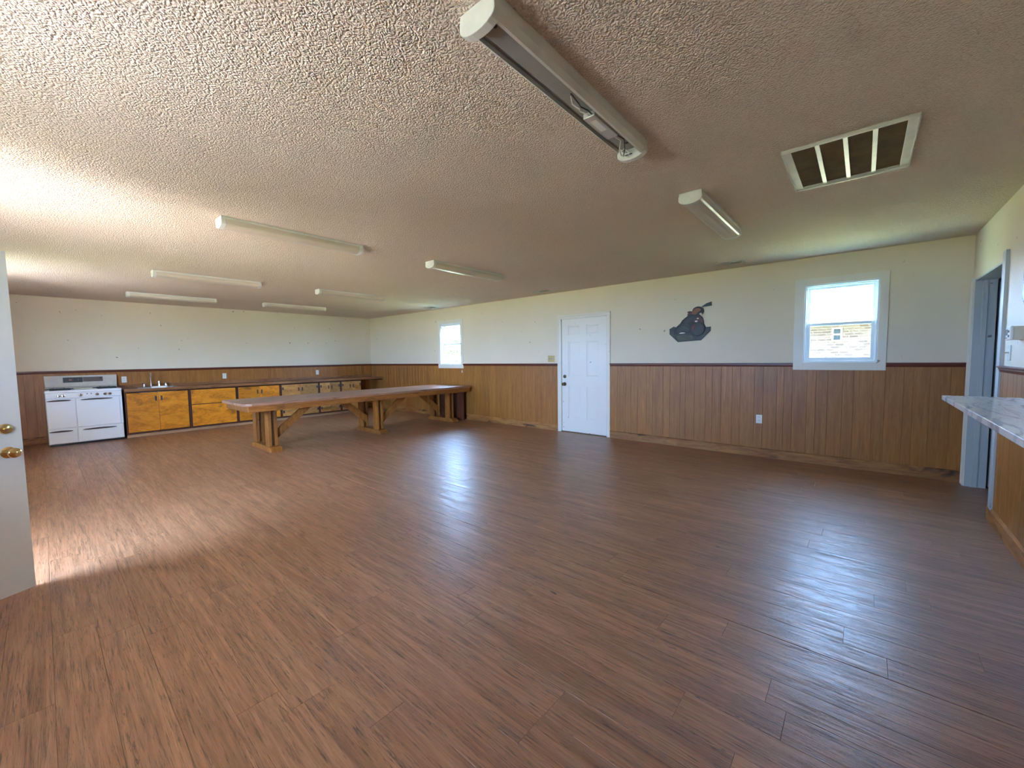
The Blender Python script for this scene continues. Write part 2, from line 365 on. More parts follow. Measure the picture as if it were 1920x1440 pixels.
for i, (x0, x1, y0, y1) in enumerate(planks):
    g0 = g1 = GAP
    if abs(y1 + 3.982) < 0.01: g1 = 0.0024
    if abs(y0 + 3.982) < 0.01: g0 = 0.0018
    lx, ly = x1 - x0 - 2 * GAP, y1 - y0 - g0 - g1
    if i < 300:
        key = (round(lx, 3), round(ly, 4))
        if key not in cache:
            me = bpy.data.meshes.new('plank'); b = plank_mesh(lx, ly); b.to_mesh(me); b.free(); me.materials.append(M['floor']); cache[key] = me
        o = bpy.data.objects.new('plank', cache[key]); C.objects.link(o); o.parent = floor; o.location = (x0 + GAP, y0 + g0, 0)
    else:
        t = plank_mesh(lx, ly); bmesh.ops.translate(t, verts=t.verts, vec=(x0 + GAP, y0 + g0, 0))
        me = bpy.data.meshes.new('tmp'); t.to_mesh(me); t.free(); rest.from_mesh(me); bpy.data.meshes.remove(me)
o = obj('far_planks', rest, M['floor'], floor); o['kind'] = 'stuff'

# wainscot boards ---------------------------------------------------
RZ = 1.222                                                # top of the panelling
WID = [0.102, 0.152, 0.076, 0.127, 0.152, 0.089, 0.114, 0.14, 0.102, 0.165]
bcache = {}
def board_mesh(w, z0, z1, t=0.008, b=0.0022):
    key = (round(w, 3), round(z0, 3), round(z1, 3))
    if key not in bcache:
        bm = BM(); pts = [(0, 0), (w, 0), (w, -t + b), (w - b, -t), (b, -t), (0, -t + b)]
        pz(bm, pts, z0, z1); me = bpy.data.meshes.new('panel_board'); bm.to_mesh(me); bm.free(); me.materials.append(M['panel']); bcache[key] = me
    return bcache[key]
def wainscot(parent, u0, u1, place, cuts=()):
    """place(u) -> (location, rotation z); cuts: (u0,u1,ztop) where the boards stop lower, ztop<=0 for none"""
    u, k = u0, 0
    edges = sorted({u1} | {c[0] for c in cuts} | {c[1] for c in cuts})
    while u < u1 - 0.005:
        w = WID[k % len(WID)]; k += 1
        nxt = min(e for e in edges if e > u + 1e-6)
        if nxt - u - w < 0.03: w = nxt - u
        top = RZ
        for c in cuts:
            if c[0] - 1e-6 <= u < c[1] - 1e-6: top = c[2]
        if top > 0.05:
            o = bpy.data.objects.new('panel_board', board_mesh(w, 0.0, top)); C.objects.link(o); o.parent = parent
            o.location, rz = place(u); o.rotation_euler = (0, 0, rz)
        u += w
CAS = 0.1
wainscot(wall_back, 0.0, L, lambda u: ((u, 0, 0), 0), [(WIN1[0] - CAS, WIN1[1] + 0.075, WIN1[2] - 0.088), (WIN2[0] - 0.09, WIN2[1] + 0.08, WIN2[2] - 0.087), (DOOR1[0] - 0.06, DOOR1[1] + 0.06, 0)])
wainscot(wall_left, -D, 0, lambda u: ((0, u, 0), PI / 2))
wainscot(wall_right, -0.0, 7.0, lambda u: ((L, -u, 0), -PI / 2), [(0, 1.36, 0)])
def front_place(u): return ((L - u, -D, 0), PI)
wainscot(wall_front, 0.0, L, front_place, [(L - FILL_WIN3[1] - 0.09, L - FILL_WIN3[0] + 0.09, FILL_WIN3[2] - 0.09), (L - FILL_WIN4[1] - 0.09, L - FILL_WIN4[0] + 0.09, FILL_WIN4[2] - 0.09), (L - DOOR2[1] - 0.07, L - DOOR2[0] + 0.07, 0)])

# chair rails and baseboards ---------------------------------------
RAIL = [(0, 1.205), (-0.014, 1.205), (-0.018, 1.219), (-0.024, 1.224), (-0.024, 1.235), (-0.036, 1.241), (-0.036, 1.25), (0, 1.254)]
def rail_x(name, x0, x1, label, ysign=1, y0=0.0):
    bm = BM(); px(bm, [(y0 + ysign * p[0], p[1]) for p in RAIL], x0, x1)
    return struct(name, bm, M['rail'], label, 'trim')
def rail_y(name, y0, y1, label, x0, sign):
    bm = BM(); py(bm, [(x0 + sign * p[0], p[1]) for p in RAIL], y0, y1)
    return struct(name, bm, M['raily'], label, 'trim')
rail_x('trim_1', 0, WIN2[0] - 0.09, 'dark red chair rail between the far corner and the small window')
rail_x('trim_2', WIN2[1] + 0.08, DOOR1[0] - 0.06, 'dark red chair rail between the small window and the closed door')
rail_x('trim_3', DOOR1[1] + 0.06, WIN1[0] - CAS, 'dark red chair rail between the closed door and the large window')
rail_x('trim_4', WIN1[1] + 0.075, L - 0.02, 'short dark red chair rail right of the large window')
rail_y('trim_5', -D, 0, 'dark red chair rail along the far kitchen wall', 0, -1)
rail_y('trim_6', -D, -1.36, 'reddish chair rail on the right wall above the marble ledge', L, 1)
def base_x(name, x0, x1, label, y0=0.0, s=1, h=0.12):
    bm = BM(); px(bm, [(y0, 0), (y0 - s * 0.022, 0), (y0 - s * 0.022, h - 0.012), (y0 - s * 0.014, h), (y0, h)], x0, x1)
    return struct(name, bm, M['base'], label, 'baseboard')
base_x('baseboard_back', DOOR1[1] + 0.06, L, 'worn knotty pine baseboard right of the closed door')
base_x('baseboard_back_left', 0.62, DOOR1[0] - 0.06, 'worn knotty pine baseboard left of the closed door')
base_x('baseboard_front', DOOR2[1] + 0.08, L, 'pine baseboard on the entrance wall', -D, -1)
bm = BM(); py(bm, [(L, 0), (L - 0.022, 0), (L - 0.022, 0.098), (L - 0.012, 0.115), (L, 0.115)], -D, -1.24)
struct('baseboard_right', bm, M['basey'], 'worn pine baseboard below the marble ledge', 'baseboard')
bm = BM(); py(bm, [(0, 0), (0.022, 0), (0.022, 0.108), (0.014, 0.12), (0, 0.12)], -D, -6.23)
struct('baseboard_left', bm, M['basey'], 'short dark baseboard left of the stove', 'baseboard')
bm = BM(); py(bm, [(0, 0), (0.022, 0), (0.022, 0.108), (0.014, 0.12), (0, 0.12)], -0.60, -0.03)
struct('baseboard_left_end', bm, M['basey'], 'short baseboard in the gap under the worktop end', 'baseboard')

# ------------------------------------------------------------------ windows
def window(name, w, label, yf=0.012, casing=(0.1, 0.075, 0.088, 0.075), flip=False, dim_screen=True):
    """back-wall window; yf: y of the inner face of the vinyl frame"""
    t = thing(name, label, 'window', ((w[0] + w[1]) / 2, 0 if not flip else -D, w[2]), PI if flip else 0, kind='structure')
    hw, h = (w[1] - w[0]) / 2, w[3] - w[2]
    l_, r_, b_, u_ = casing
    y0 = -0.016
    bm = BM(); box(bm, -hw - l_, -hw, y0, 0, -b_, h + u_); obj('casing', bm, M['trimwhite'], t, 0.002)
    obj('casing', bx(hw, hw + r_, y0, 0, -b_, h + u_), M['trimwhite'], t, 0.002)
    obj('casing', bx(-hw, hw, y0, 0, h, h + u_), M['trimwhite'], t, 0.002)
    obj('casing', bx(-hw, hw, y0, 0, -b_, 0), M['trimwhite'], t, 0.002)
    def ring(a, b, c, d, wd, y0, y1, bm=None):
        bm = bm or BM()
        box(bm, a, a + wd, y0, y1, c, d); box(bm, b - wd, b, y0, y1, c, d)
        box(bm, a + wd, b - wd, y0, y1, d - wd, d); box(bm, a + wd, b - wd, y0, y1, c, c + wd); return bm
    f = ring(-hw, hw, 0, h, 0.018, yf - 0.02 if yf < 0.03 else 0.0, TH); ring(-hw + 0.018, hw - 0.018, 0.018, h - 0.018, 0.014, yf + 0.008, TH, f)
    obj('frame', f, M['vinyl'], t, 0.0015)
    a, b, mz = -hw + 0.032, hw - 0.032, h * 0.49
    up_ = obj('upper_sash', ring(a, b, mz - 0.018, h - 0.032, 0.026, yf + 0.052, yf + 0.076), M['vinyl'], t, 0.0015)
    obj('pane', bx(a + 0.02, b - 0.02, yf + 0.062, yf + 0.066, mz, h - 0.05), M['glass'], up_)
    lo_ = obj('lower_sash', ring(a, b, 0.032, mz + 0.018, 0.03, yf + 0.022, yf + 0.048), M['vinyl'], t, 0.0015)
    obj('pane', bx(a + 0.02, b - 0.02, yf + 0.033, yf + 0.037, 0.05, mz), M['glass'], lo_)
    lk = bx(-0.03, 0.03, yf + 0.012, yf + 0.022, mz + 0.002, mz + 0.016); obj('sash_lock', lk, M['vinyl'], lo_)
    if dim_screen:
        obj('dimming_screen', bx(a + 0.005, b - 0.005, yf + 0.084, yf + 0.0855, 0.034, mz), M['dim_screen'], t)  # added sheet that dims the bright outdoors behind the lower sash
    return t
window('window_1', WIN1, 'white single-hung window nearest the right corner, brick house outside')
w2 = window('window_2', WIN2, 'white single-hung window nearest the far corner, trees outside', yf=0.045, casing=(0.085, 0.075, 0.087, 0.075), dim_screen=False)
window('fill_window_3', FILL_WIN3, 'unseen window added for fill light, entrance wall near the right wall', yf=0.03, casing=(0.08, 0.08, 0.08, 0.08), flip=True, dim_screen=False)
window('fill_window_4', FILL_WIN4, 'unseen window added for fill light, entrance wall near the kitchen', yf=0.03, casing=(0.08, 0.08, 0.08, 0.08), flip=True, dim_screen=False)
# raised mini blind in window_2
t = thing('mini_blind', 'raised mini blind bunched at the top of the small window', 'blind', ((WIN2[0] + WIN2[1]) / 2, 0, WIN2[3]))
hw = (WIN2[1] - WIN2[0]) / 2 - 0.022
obj('headrail', bx(-hw, hw, 0.012, 0.04, -0.06, -0.02), M['vinyl'], t, 0.002)
for i in range(9): obj('slat', bx(-hw + 0.004, hw - 0.004, 0.013, 0.039, -0.068 - i * 0.0065, -0.0655 - i * 0.0065), M['blind'], t)
obj('bottom_rail', bx(-hw + 0.002, hw - 0.002, 0.014, 0.038, -0.136, -0.124), M['blind'], t, 0.002)
cx = hw + 0.055
obj('lift_cord', tube(BM(), [(hw - 0.03, 0.008, -0.04), (hw + 0.0, -0.006, -0.06), (cx, -0.02, -0.09), (cx + 0.005, -0.021, -0.6), (cx + 0.008, -0.021, -1.08)], 0.0016, 6), M['cord'], t)
obj('cord_tassel', lathe(BM(), [(0.003, 0), (0.006, 0.004), (0.011, 0.03), (0.014, 0.05), (0.012, 0.056), (0.001, 0.058)], (cx + 0.008, -0.021, -1.075), (0, 0, -1), 12), M['cord'], t, smooth=True)

# ------------------------------------------------------------------ doors
def knobset(parent, x, z, ysign, y, m, big=True):
    d = (0, ysign, 0)
    if big:
        k = obj('knob', lathe(BM(), [(0.033, 0), (0.033, 0.004), (0.026, 0.009), (0.012, 0.014), (0.011, 0.034), (0.022, 0.040), (0.029, 0.052), (0.028, 0.062), (0.018, 0.070), (0.001, 0.072)], (x, y, z), d, 24), m, parent, smooth=True)
    else:
        k = obj('deadbolt', lathe(BM(), [(0.031, 0), (0.031, 0.006), (0.027, 0.013), (0.012, 0.017), (0.001, 0.0175)], (x, y, z), d, 24), m, parent, smooth=True)
        yy = sorted((y + ysign * 0.016, y + ysign * 0.03))
        obj('thumb_turn', bx(x - 0.017, x + 0.017, yy[0], yy[1], z - 0.005, z + 0.005), m, k, 0.003)
    return k
def six_panel(parent, W_, Hh, T, m, name='slab'):
    """door in its own frame: x 0..W_ from the hinge, y 0 (front) .. T, z 0..Hh"""
    rec = 0.007
    s = obj(name, bx(0.001, W_ - 0.001, rec, T - rec, 0.001, Hh - 0.001), m, parent)
    xs = [(0.155 * W_, 0.43 * W_), (0.57 * W_, 0.845 * W_)]
    zs = [(0.235, 0.835), (0.995, 1.635), (1.735, 1.915)]
    for (y0, y1) in ((0, rec), (T - rec, T)):
        bm = BM(); xb = [0, xs[0][0], xs[0][1], xs[1][0], xs[1][1], W_]
        for i in (0, 2, 4): box(bm, xb[i], xb[i+1], y0, y1, 0, Hh)
        zb = [0, zs[0][0], zs[0][1], zs[1][0], zs[1][1], zs[2][0], zs[2][1], Hh]
        for (xa, xc) in xs:
            for i in (0, 2, 4, 6): box(bm, xa, xc, y0, y1, zb[i], zb[i+1])
        obj('stile_frame', bm, m, s)
        out = 0 if y0 == 0 else T; d = 1 if y0 == 0 else -1
        for (xa, xc) in xs:
            for (za, zc) in zs:
                bm = BM(); g = 0.012; e = 0.04
                a = [bm.verts.new((xx, out + d * rec, zz)) for xx, zz in ((xa + g, za + g), (xc - g, za + g), (xc - g, zc - g), (xa + g, zc - g))]
                b = [bm.verts.new((xx, out + d * 0.0015, zz)) for xx, zz in ((xa + e, za + e), (xc - e, za + e), (xc - e, zc - e), (xa + e, zc - e))]
                for i in range(4): bm.faces.new((a[i], a[(i+1) % 4], b[(i+1) % 4], b[i]))
                bm.faces.new(b); bm.faces.new(a[::-1]); bmesh.ops.recalc_face_normals(bm, faces=bm.faces)
                obj('raised_panel', bm, m, s)
    return s
# door_1: closed, back wall
d1 = thing('door_1', 'closed white six-panel door between the two windows', 'door', (7.447, 0.012, 0.015), PI, kind='structure')
s1 = six_panel(d1, 0.902, 2.03, 0.044, M['doorwhite'])
s1.location = (0, -0.044, 0)     # the thing is turned half round: its +y points into the room
knobset(d1, 0.902 - 0.06, 0.862, 1, 0.0, M['oldbrass']); knobset(d1, 0.902 - 0.06, 1.0, 1, 0.0, M['oldbrass'], False)
for z in (0.18, 1.0, 1.82): obj('hinge', tube(BM(), [(-0.004, 0.004, z - 0.045), (-0.004, 0.004, z + 0.045)], 0.006, 8), M['steel'], d1)
tc = thing('trim_7', 'white moulded casing around the closed door', 'trim', (0, 0, 0), kind='structure')
for (a, b) in ((DOOR1[0] - 0.06, DOOR1[0] + 0.012), (DOOR1[1] - 0.012, DOOR1[1] + 0.06)):
    bm = BM(); o = 1 if a < 7 else -1
    e0, e1 = (a, b) if o == 1 else (b, a)
    pz(bm, [(e0, 0), (e0, -0.02), (e0 + o * 0.02, -0.02), (e0 + o * 0.03, -0.014), (e1 - o * 0.012, -0.012), (e1, -0.006), (e1, 0)], 0, 2.058)
    obj('side_casing', bm, M['trimwhite'], tc)
obj('head_casing', px(BM(), [(0, 2.058), (-0.006, 2.058), (-0.012, 2.07), (-0.014, 2.088), (-0.02, 2.098), (-0.02, 2.118), (0, 2.118)], DOOR1[0] - 0.06, DOOR1[1] + 0.06), M['trimwhite'], tc)
bm = BM(); box(bm, DOOR1[0], DOOR1[0] + 0.012, 0, TH, 0, 2.06); box(bm, DOOR1[1] - 0.012, DOOR1[1], 0, TH, 0, 2.06); box(bm, DOOR1[0], DOOR1[1], 0.0, TH, 2.047, 2.06)
box(bm, DOOR1[0], DOOR1[1], 0.06, 0.075, 0, 2.05)
obj('jamb', bm, M['trimwhite'], tc)
obj('threshold', bx(DOOR1[0], DOOR1[1], -0.01, 0.06, 0.0, 0.012), M['oldbrass'], tc, 0.003)
# door_2: open entrance door at the left edge
EDGE = Vector((6.905, -6.325)); hd = EDGE - HINGE; ang = math.atan2(hd.y, hd.x)
d2 = thing('door_2', 'open grey-white entrance door with brass knob at the left edge', 'door', (HINGE.x, HINGE.y, 0.012), ang, kind='structure')
W2 = hd.length
s2 = six_panel(d2, W2, 2.02, 0.044, M['doorwhite'])
s2.location = (0, 0.0, 0)
for k in (0.0, 0.044):
    sg = -1 if k == 0 else 1
    knobset(d2, W2 - 0.065, 0.845, sg, k, M['brass']); knobset(d2, W2 - 0.068, 0.985, sg, k, M['brass'], False)
obj('latch_plate', bx(W2 - 0.001, W2 + 0.0015, 0.01, 0.034, 0.815, 0.875), M['brass'], d2)
obj('latch_plate', bx(W2 - 0.001, W2 + 0.0015, 0.01, 0.034, 0.957, 1.013), M['brass'], d2)
tc = thing('trim_8', 'white casing of the entrance doorway', 'trim', (0, 0, 0), kind='structure')
bm = BM(); box(bm, DOOR2[0], DOOR2[0] + 0.012, -D - TH, -D, 0, 2.06); box(bm, DOOR2[1] - 0.012, DOOR2[1], -D - TH, -D, 0, 2.06); box(bm, DOOR2[0], DOOR2[1], -D - TH, -D, 2.047, 2.06)
obj('jamb', bm, M['trimwhite'], tc)
for (a, b) in ((DOOR2[0] - 0.07, DOOR2[0]), (DOOR2[1], DOOR2[1] + 0.07)): obj('side_casing', bx(a, b, -D, -D + 0.018, 0, 2.13), M['trimwhite'], tc, 0.003)
obj('head_casing', bx(DOOR2[0], DOOR2[1], -D, -D + 0.018, 2.06, 2.13), M['trimwhite'], tc, 0.003)
# right-wall doorway: casing, jamb, hall behind and its door swung away
tc = thing('trim_9', 'grey-white fluted casing and jamb of the doorway in the right corner', 'trim', (0, 0, 0), kind='structure')
def cas_prof(y0, y1):
    w = y1 - y0; pts = [(L, y0), (L - 0.02, y0)]
    n = 4
    for i in range(n):
        a = y0 + w * (0.12 + 0.76 * i / n); b = a + w * 0.76 / n
        pts += [(L - 0.02, a), (L - 0.014, a + 0.006), (L - 0.014, b - 0.006), (L - 0.02, b)]
    pts += [(L - 0.02, y1), (L, y1)]
    return pts
obj('side_casing', pz(BM(), cas_prof(-0.145, -0.022), 0, 2.09), M['trimwhite'], tc)
obj('side_casing', pz(BM(), [(L, -1.36), (L - 0.02, -1.36), (L - 0.02, -1.30), (L - 0.016, -1.24), (L - 0.01, -1.22), (L, -1.22)], 0, 2.14), M['greytrim'], tc)
bm = BM(); x1 = L + TH
pz(bm, [(L - 0.006, -0.14), (L - 0.006, -0.155), (L + 0.045, -0.155), (L + 0.045, -0.168), (L + 0.08, -0.168), (L + 0.08, -0.155), (x1, -0.155), (x1, -0.14)], 0, 2.075)
pz(bm, [(L - 0.006, -1.22), (L - 0.006, -1.205), (L + 0.045, -1.205), (L + 0.045, -1.192), (L + 0.08, -1.192), (L + 0.08, -1.205), (x1, -1.205), (x1, -1.22)], 0, 2.075)
box(bm, L - 0.006, x1, -1.205, -0.155, 2.06, 2.075)
obj('jamb', bm, M['greytrim'], tc)
hall = BM()
box(hall, x1, x1 + 1.6, -1.9, -1.8, -0.06, H); box(hall, x1, x1 + 1.6, 0.0, 0.1, -0.06, H); box(hall, x1 + 1.6, x1 + 1.7, -1.9, 0.1, -0.06, H); box(hall, x1, x1 + 1.7, -1.9, 0.1, H, H + 0.1)
struct('wall_hall', hall, M['hall'], 'dim grey hall walls beyond the doorway in the right corner', 'wall')
struct('floor_hall', bx(L + 0.0, x1 + 1.6, -1.8, 0.0, -0.05, -0.002), M['floor'], 'dark hall floor beyond the doorway in the right corner', 'floor')
d3 = thing('door_3', 'hall door swung open inside the doorway in the right corner', 'door', (x1 + 0.02, -0.10, 0.012), 0, kind='structure')
s3 = six_panel(d3, 0.9, 2.03, 0.044, M['hall']); s3.location = (0, -0.05, 0)
knobset(d3, 0.06, 0.95, -1, -0.05, M['oldbrass'])

# ------------------------------------------------------------------ ceiling fixtures
def strip_light(loc, label, open_=False):
    t = thing('strip_light', label, 'ceiling light', loc, 0, 'ceiling strip lights in two rows')
    hl, hw = 0.61, 0.078
    # end caps: flat top, straight sides, rounded belly
    prof = [(-hw, 0), (-hw - 0.004, -0.04)] + [(-(hw + 0.004) * math.cos(a), -0.052 - 0.034 * math.sin(a)) for a in [PI * k / 10 for k in range(0, 11)]] + [(hw + 0.004, -0.04), (hw, 0)]
    prof2 = [(p[0] * 0.96, p[1] * 0.96) for p in prof]
    for s in (-1, 1):
        obj('end_cap', py(BM(), prof, *sorted((s * hl, s * (hl - 0.035)))), M['housing'], t, 0.003)
    obj('housing', bx(-hw + 0.006, hw - 0.006, -hl + 0.03, hl - 0.03, -0.012, 0), M['tray'] if open_ else M['housing'], t)
    if open_:
        for s in (-1, 1):
            pts = [(s * (hw - 0.004), 0), (s * (hw + 0.001), 0), (s * (hw + 0.001), -0.045), (s * (hw - 0.012), -0.068), (s * (hw - 0.022), -0.07), (s * (hw - 0.022), -0.066), (s * (hw - 0.014), -0.063), (s * (hw - 0.004), -0.042)]
            if s < 0: pts = [(s * (hw - 0.004), 0), (s * (hw + 0.001), 0), (s * (hw + 0.001), -0.03), (s * (hw - 0.004), -0.03)]
            obj('side_rail', py(BM(), pts, -hl + 0.034, hl - 0.034), M['housing'], t)
        tr = obj('tray', px(BM(), [(-hl + 0.034, -0.012), (hl - 0.034, -0.012), (hl - 0.034, -0.03), (-hl + 0.034, -0.03)], -0.045, 0.045), M['tray'], t, 0.004)
        b = obj('ballast', bx(-0.03, 0.03, 0.12, 0.36, -0.055, -0.03), M['ballast'], t, 0.003)
        obj('ballast_label', bx(-0.016, 0.016, 0.16, 0.27, -0.0556, -0.0549), M['plastic'], b)
        obj('wire', tube(BM(), [(0.0, 0.12, -0.045), (0.012, 0.09, -0.06), (-0.01, 0.06, -0.05), (0.01, 0.02, -0.065), (-0.008, -0.01, -0.05), (0.004, -0.04, -0.034)], 0.003, 6), M['wirew'], t)
        obj('wire', tube(BM(), [(0.015, 0.12, -0.045), (0.025, 0.07, -0.055), (0.005, 0.04, -0.045), (0.02, 0.0, -0.055), (0.01, -0.05, -0.03)], 0.003, 6), M['wireb'], t)
        obj('wire', tube(BM(), [(0.0, 0.36, -0.042), (0.01, 0.43, -0.045), (-0.02, 0.48, -0.06), (-0.035, 0.53, -0.07), (-0.01, 0.56, -0.075), (0.015, 0.53, -0.068), (0.0, 0.49, -0.06), (-0.025, 0.52, -0.055), (-0.02, 0.57, -0.045)], 0.003, 6), M['wirew'], t)
        obj('wire', tube(BM(), [(0.012, 0.36, -0.04), (0.025, 0.44, -0.04), (0.0, 0.50, -0.065), (-0.03, 0.545, -0.072), (0.01, 0.568, -0.06)], 0.0025, 6), M['wireb'], t)
        for y in (-0.53, 0.5): obj('knockout', lathe(BM(), [(0.009, 0), (0.009, 0.0012), (0.001, 0.0013)], (0.01, y, -0.03), (0, 0, -1), 12), M['slot'], t)
    else:
        lens = obj('lens', py(BM(), prof2, -hl + 0.034, hl - 0.034), M['lens'], t)
        for s in (-1, 1): obj('lens_lip', bx(*sorted((s * (hw - 0.002), s * (hw + 0.006))), -hl + 0.034, hl - 0.034, -0.02, -0.004), M['housing'], t)
    return t
strip_light((9.715, -4.61, H), 'nearest strip light with its cover missing and wires showing', True)
l2 = strip_light((9.745, -2.51, H), 'covered strip light near the large window, beside the return-air grille')
for (x, y, lab) in ((6.73, -4.61, 'longest-looking covered strip light in the front row, left of the bare fixture'),
                    (6.76, -2.51, 'covered strip light in the back row nearest the closed door'),
                    (3.87, -4.63, 'covered strip light in the front row, second from the kitchen wall'),
                    (3.90, -2.58, 'covered strip light in the back row above the long table'),
                    (1.53, -4.63, 'covered strip light in the front row closest to the kitchen wall'),
                    (1.60, -2.63, 'covered strip light in the back row closest to the kitchen wall')):
    dup(l2, (x, y, H), lab)

t = thing('return_air_grille', 'white metal return-air grille with four brown filter openings', 'vent', (10.61, -2.993, H))
gx, gy = 0.29, 0.36
bm = BM()
for (a, b, c, d) in ((-gx, -gx + 0.045, -gy, gy), (gx - 0.045, gx, -gy, gy), (-gx + 0.045, gx - 0.045, -gy, -gy + 0.03), (-gx + 0.045, gx - 0.045, gy - 0.03, gy)): box(bm, a, b, c, d, -0.012, 0)
obj('frame', bm, M['grille'], t, 0.002)
bm = BM()
for (a, b, c, d) in ((-gx, -gx + 0.006, -gy, gy), (gx - 0.006, gx, -gy, gy), (-gx, gx, -gy, -gy + 0.006), (-gx, gx, gy - 0.006, gy)): box(bm, a, b, c, d, -0.022, -0.012)
obj('frame_lip', bm, M['grille'], t)
for k in (-1, 0, 1): obj('cross_bar', bx(k * 0.123 - 0.011, k * 0.123 + 0.011, -gy + 0.03, gy - 0.03, -0.012, -0.003), M['grille'], t, 0.001)
for k in range(4): obj('filter_panel', bx(-0.245 + k * 0.1225, -0.1225 + k * 0.1225, -gy + 0.03, gy - 0.03, -0.003, -0.0005), M['filt'], t)
def register(loc, label):
    t = thing('ceiling_register', label, 'vent', loc, 0, 'supply registers along the back wall')
    bm = BM()
    for (a, b, c, d) in ((-0.16, 0.16, -0.075, -0.055), (-0.16, 0.16, 0.055, 0.075), (-0.16, -0.14, -0.055, 0.055), (0.14, 0.16, -0.055, 0.055)): box(bm, a, b, c, d, -0.008, 0)
    obj('frame', bm, M['dirtvent'], t, 0.002)
    obj('duct_opening', bx(-0.14, 0.14, -0.055, 0.055, -0.002, -0.0005), M['slot'], t)
    for i in range(8):
        y = -0.049 + i * 0.014; sgn = -1
        bm = BM(); px(bm, [(y, -0.003), (y + 0.0012, -0.003), (y + 0.0112, -0.011), (y + 0.010, -0.011)], -0.14, 0.0); obj('louver', bm, M['dirtvent'], t)
        bm = BM(); px(bm, [(y + 0.010, -0.003), (y + 0.0112, -0.003), (y + 0.0012, -0.011), (y, -0.011)], 0.0, 0.14); obj('louver', bm, M['dirtvent'], t)
    return t
r1 = register((9.40, -0.40, H), 'ceiling register closest to the large window')
dup(r1, (6.36, -0.36, H), 'ceiling register above the closed door')
dup(r1, (3.19, -0.33, H), 'ceiling register above the small window')

# ------------------------------------------------------------------ electrics on walls
def outlet(loc, rz, label, group=None):
    t = thing('wall_outlet', label, 'outlet', loc, rz, group)
    obj('plate', bx(-0.036, 0.036, -0.006, 0, -0.058, 0.058), M['plastic'], t, 0.003)
    for s in (-1, 1):
        r = obj('receptacle', bx(-0.017, 0.017, -0.008, -0.005, s * 0.024 - 0.015, s * 0.024 + 0.015), M['plastic'], t, 0.003)
        for x in (-0.007, 0.007): obj('slot', bx(x - 0.0015, x + 0.0015, -0.0085, -0.0079, s * 0.024 - 0.004, s * 0.024 + 0.007), M['slot'], r)
    obj('screw', lathe(BM(), [(0.003, 0), (0.003, 0.001), (0.0005, 0.0012)], (0, -0.006, 0), (0, -1, 0), 8), M['steel'], t)
    return t
outlet((9.694, -0.008, 0.506), 0, 'white wall outlet on the panelling between closed door and large window')
outlet((2.397, -0.008, 0.43), 0, 'white wall outlet on the panelling behind the long table')
outlet((0.008, -5.195, 1.06), PI / 2, 'white wall outlet beside the stove backguard')
outlet((0.008, -3.575, 1.06), PI / 2, 'white wall outlet above the worktop right of the sink')
outlet((0.008, -1.545, 1.065), PI / 2, 'white wall outlet above the worktop end, past the table middle')
t = thing('light_switch', 'brass double light switch left of the closed door', 'switch', (6.317, 0, 1.337))
obj('plate', bx(-0.078, 0.078, -0.005, 0, -0.06, 0.06), M['brassplate'], t, 0.003)
for s in (-1, 0, 1):
    o = obj('toggle', bx(s * 0.046 - 0.006, s * 0.046 + 0.006, -0.02, -0.004, -0.004, 0.014), M['plastic'], t, 0.002)
t = thing('light_switch', 'pale switch plate beside the doorway in the right corner', 'switch', (L, -1.53, 1.352), -PI / 2)
obj('plate', bx(-0.036, 0.036, -0.006, 0, -0.058, 0.058), M['plastic'], t, 0.003)
obj('toggle', bx(-0.006, 0.006, -0.026, -0.005, -0.004, 0.008), M['beige'], t, 0.002)
t = thing('thermostat', 'white boxy thermostat on the right wall above the chair rail', 'thermostat', (L, -1.80, 1.49), -PI / 2)
obj('back_box', bx(-0.055, 0.055, -0.045, 0, -0.046, 0.046), M['beige'], t, 0.004)
f = obj('face', bx(-0.058, 0.058, -0.062, -0.045, -0.049, 0.049), M['plastic'], t, 0.006)
obj('display', bx(-0.048, -0.006, -0.0635, -0.0615, -0.014, 0.026), M['lcd'], t)
for z in (0.012, -0.02): obj('button', bx(0.014, 0.034, -0.065, -0.061, z - 0.008, z + 0.008), M['slot'], t, 0.002)
obj('lever', bx(-0.05, -0.012, -0.066, -0.061, -0.036, -0.03), M['lcd'], t)

# dark plaque at the right edge
t = thing('wall_plaque', 'dark painted wooden plaque on the right wall at the frame edge', 'plaque', (L, -2.10, 1.63), -PI / 2)
oc = [(-0.14, 0), (0.14, 0), (0.24, 0.09), (0.24, 0.36), (0.1, 0.5), (-0.1, 0.5), (-0.24, 0.36), (-0.24, 0.09)]
obj('board', py(BM(), oc, -0.02, 0), M['pblack'], t, 0.003)
obj('inner_field', py(BM(), [(p[0] * 0.86, 0.035 + p[1] * 0.86) for p in oc], -0.025, -0.02), M['pgrey'], t)

# cut-out figure on the back wall
t = thing('wall_cutout', 'dark painted wooden cut-out figure with orange head and feather on wall', 'wall art', (8.786, 0, 1.57))
def cp(pts): return [((p[0] - 890) * 0.000632, (1215 - p[1]) * 0.000605) for p in pts]
def layer(name, pts, y0, y1, m, parent=t, bev=0.0015): return obj(name, py(BM(), cp(pts), -y1, -y0), m, parent, bev)
def ell(cx, cy, rx, ry, n=20, a0=0, a1=2 * PI):
    return [(cx + rx * math.cos(a0 + (a1 - a0) * k / n), cy + ry * math.sin(a0 + (a1 - a0) * k / n)) for k in range(n)]
bb = layer('base_board', [(437, 895), (530, 840), (640, 880), (900, 900), (1240, 892), (1345, 886), (1340, 985), (1145, 1195), (630, 1220), (437, 1022)], 0, 0.012, M['pblack'])
layer('base_field', [(452, 905), (530, 858), (640, 900), (900, 930), (1240, 905), (1330, 900), (1325, 978), (1138, 1182), (638, 1204), (452, 1016)], 0.012, 0.014, M['slate'], bb)
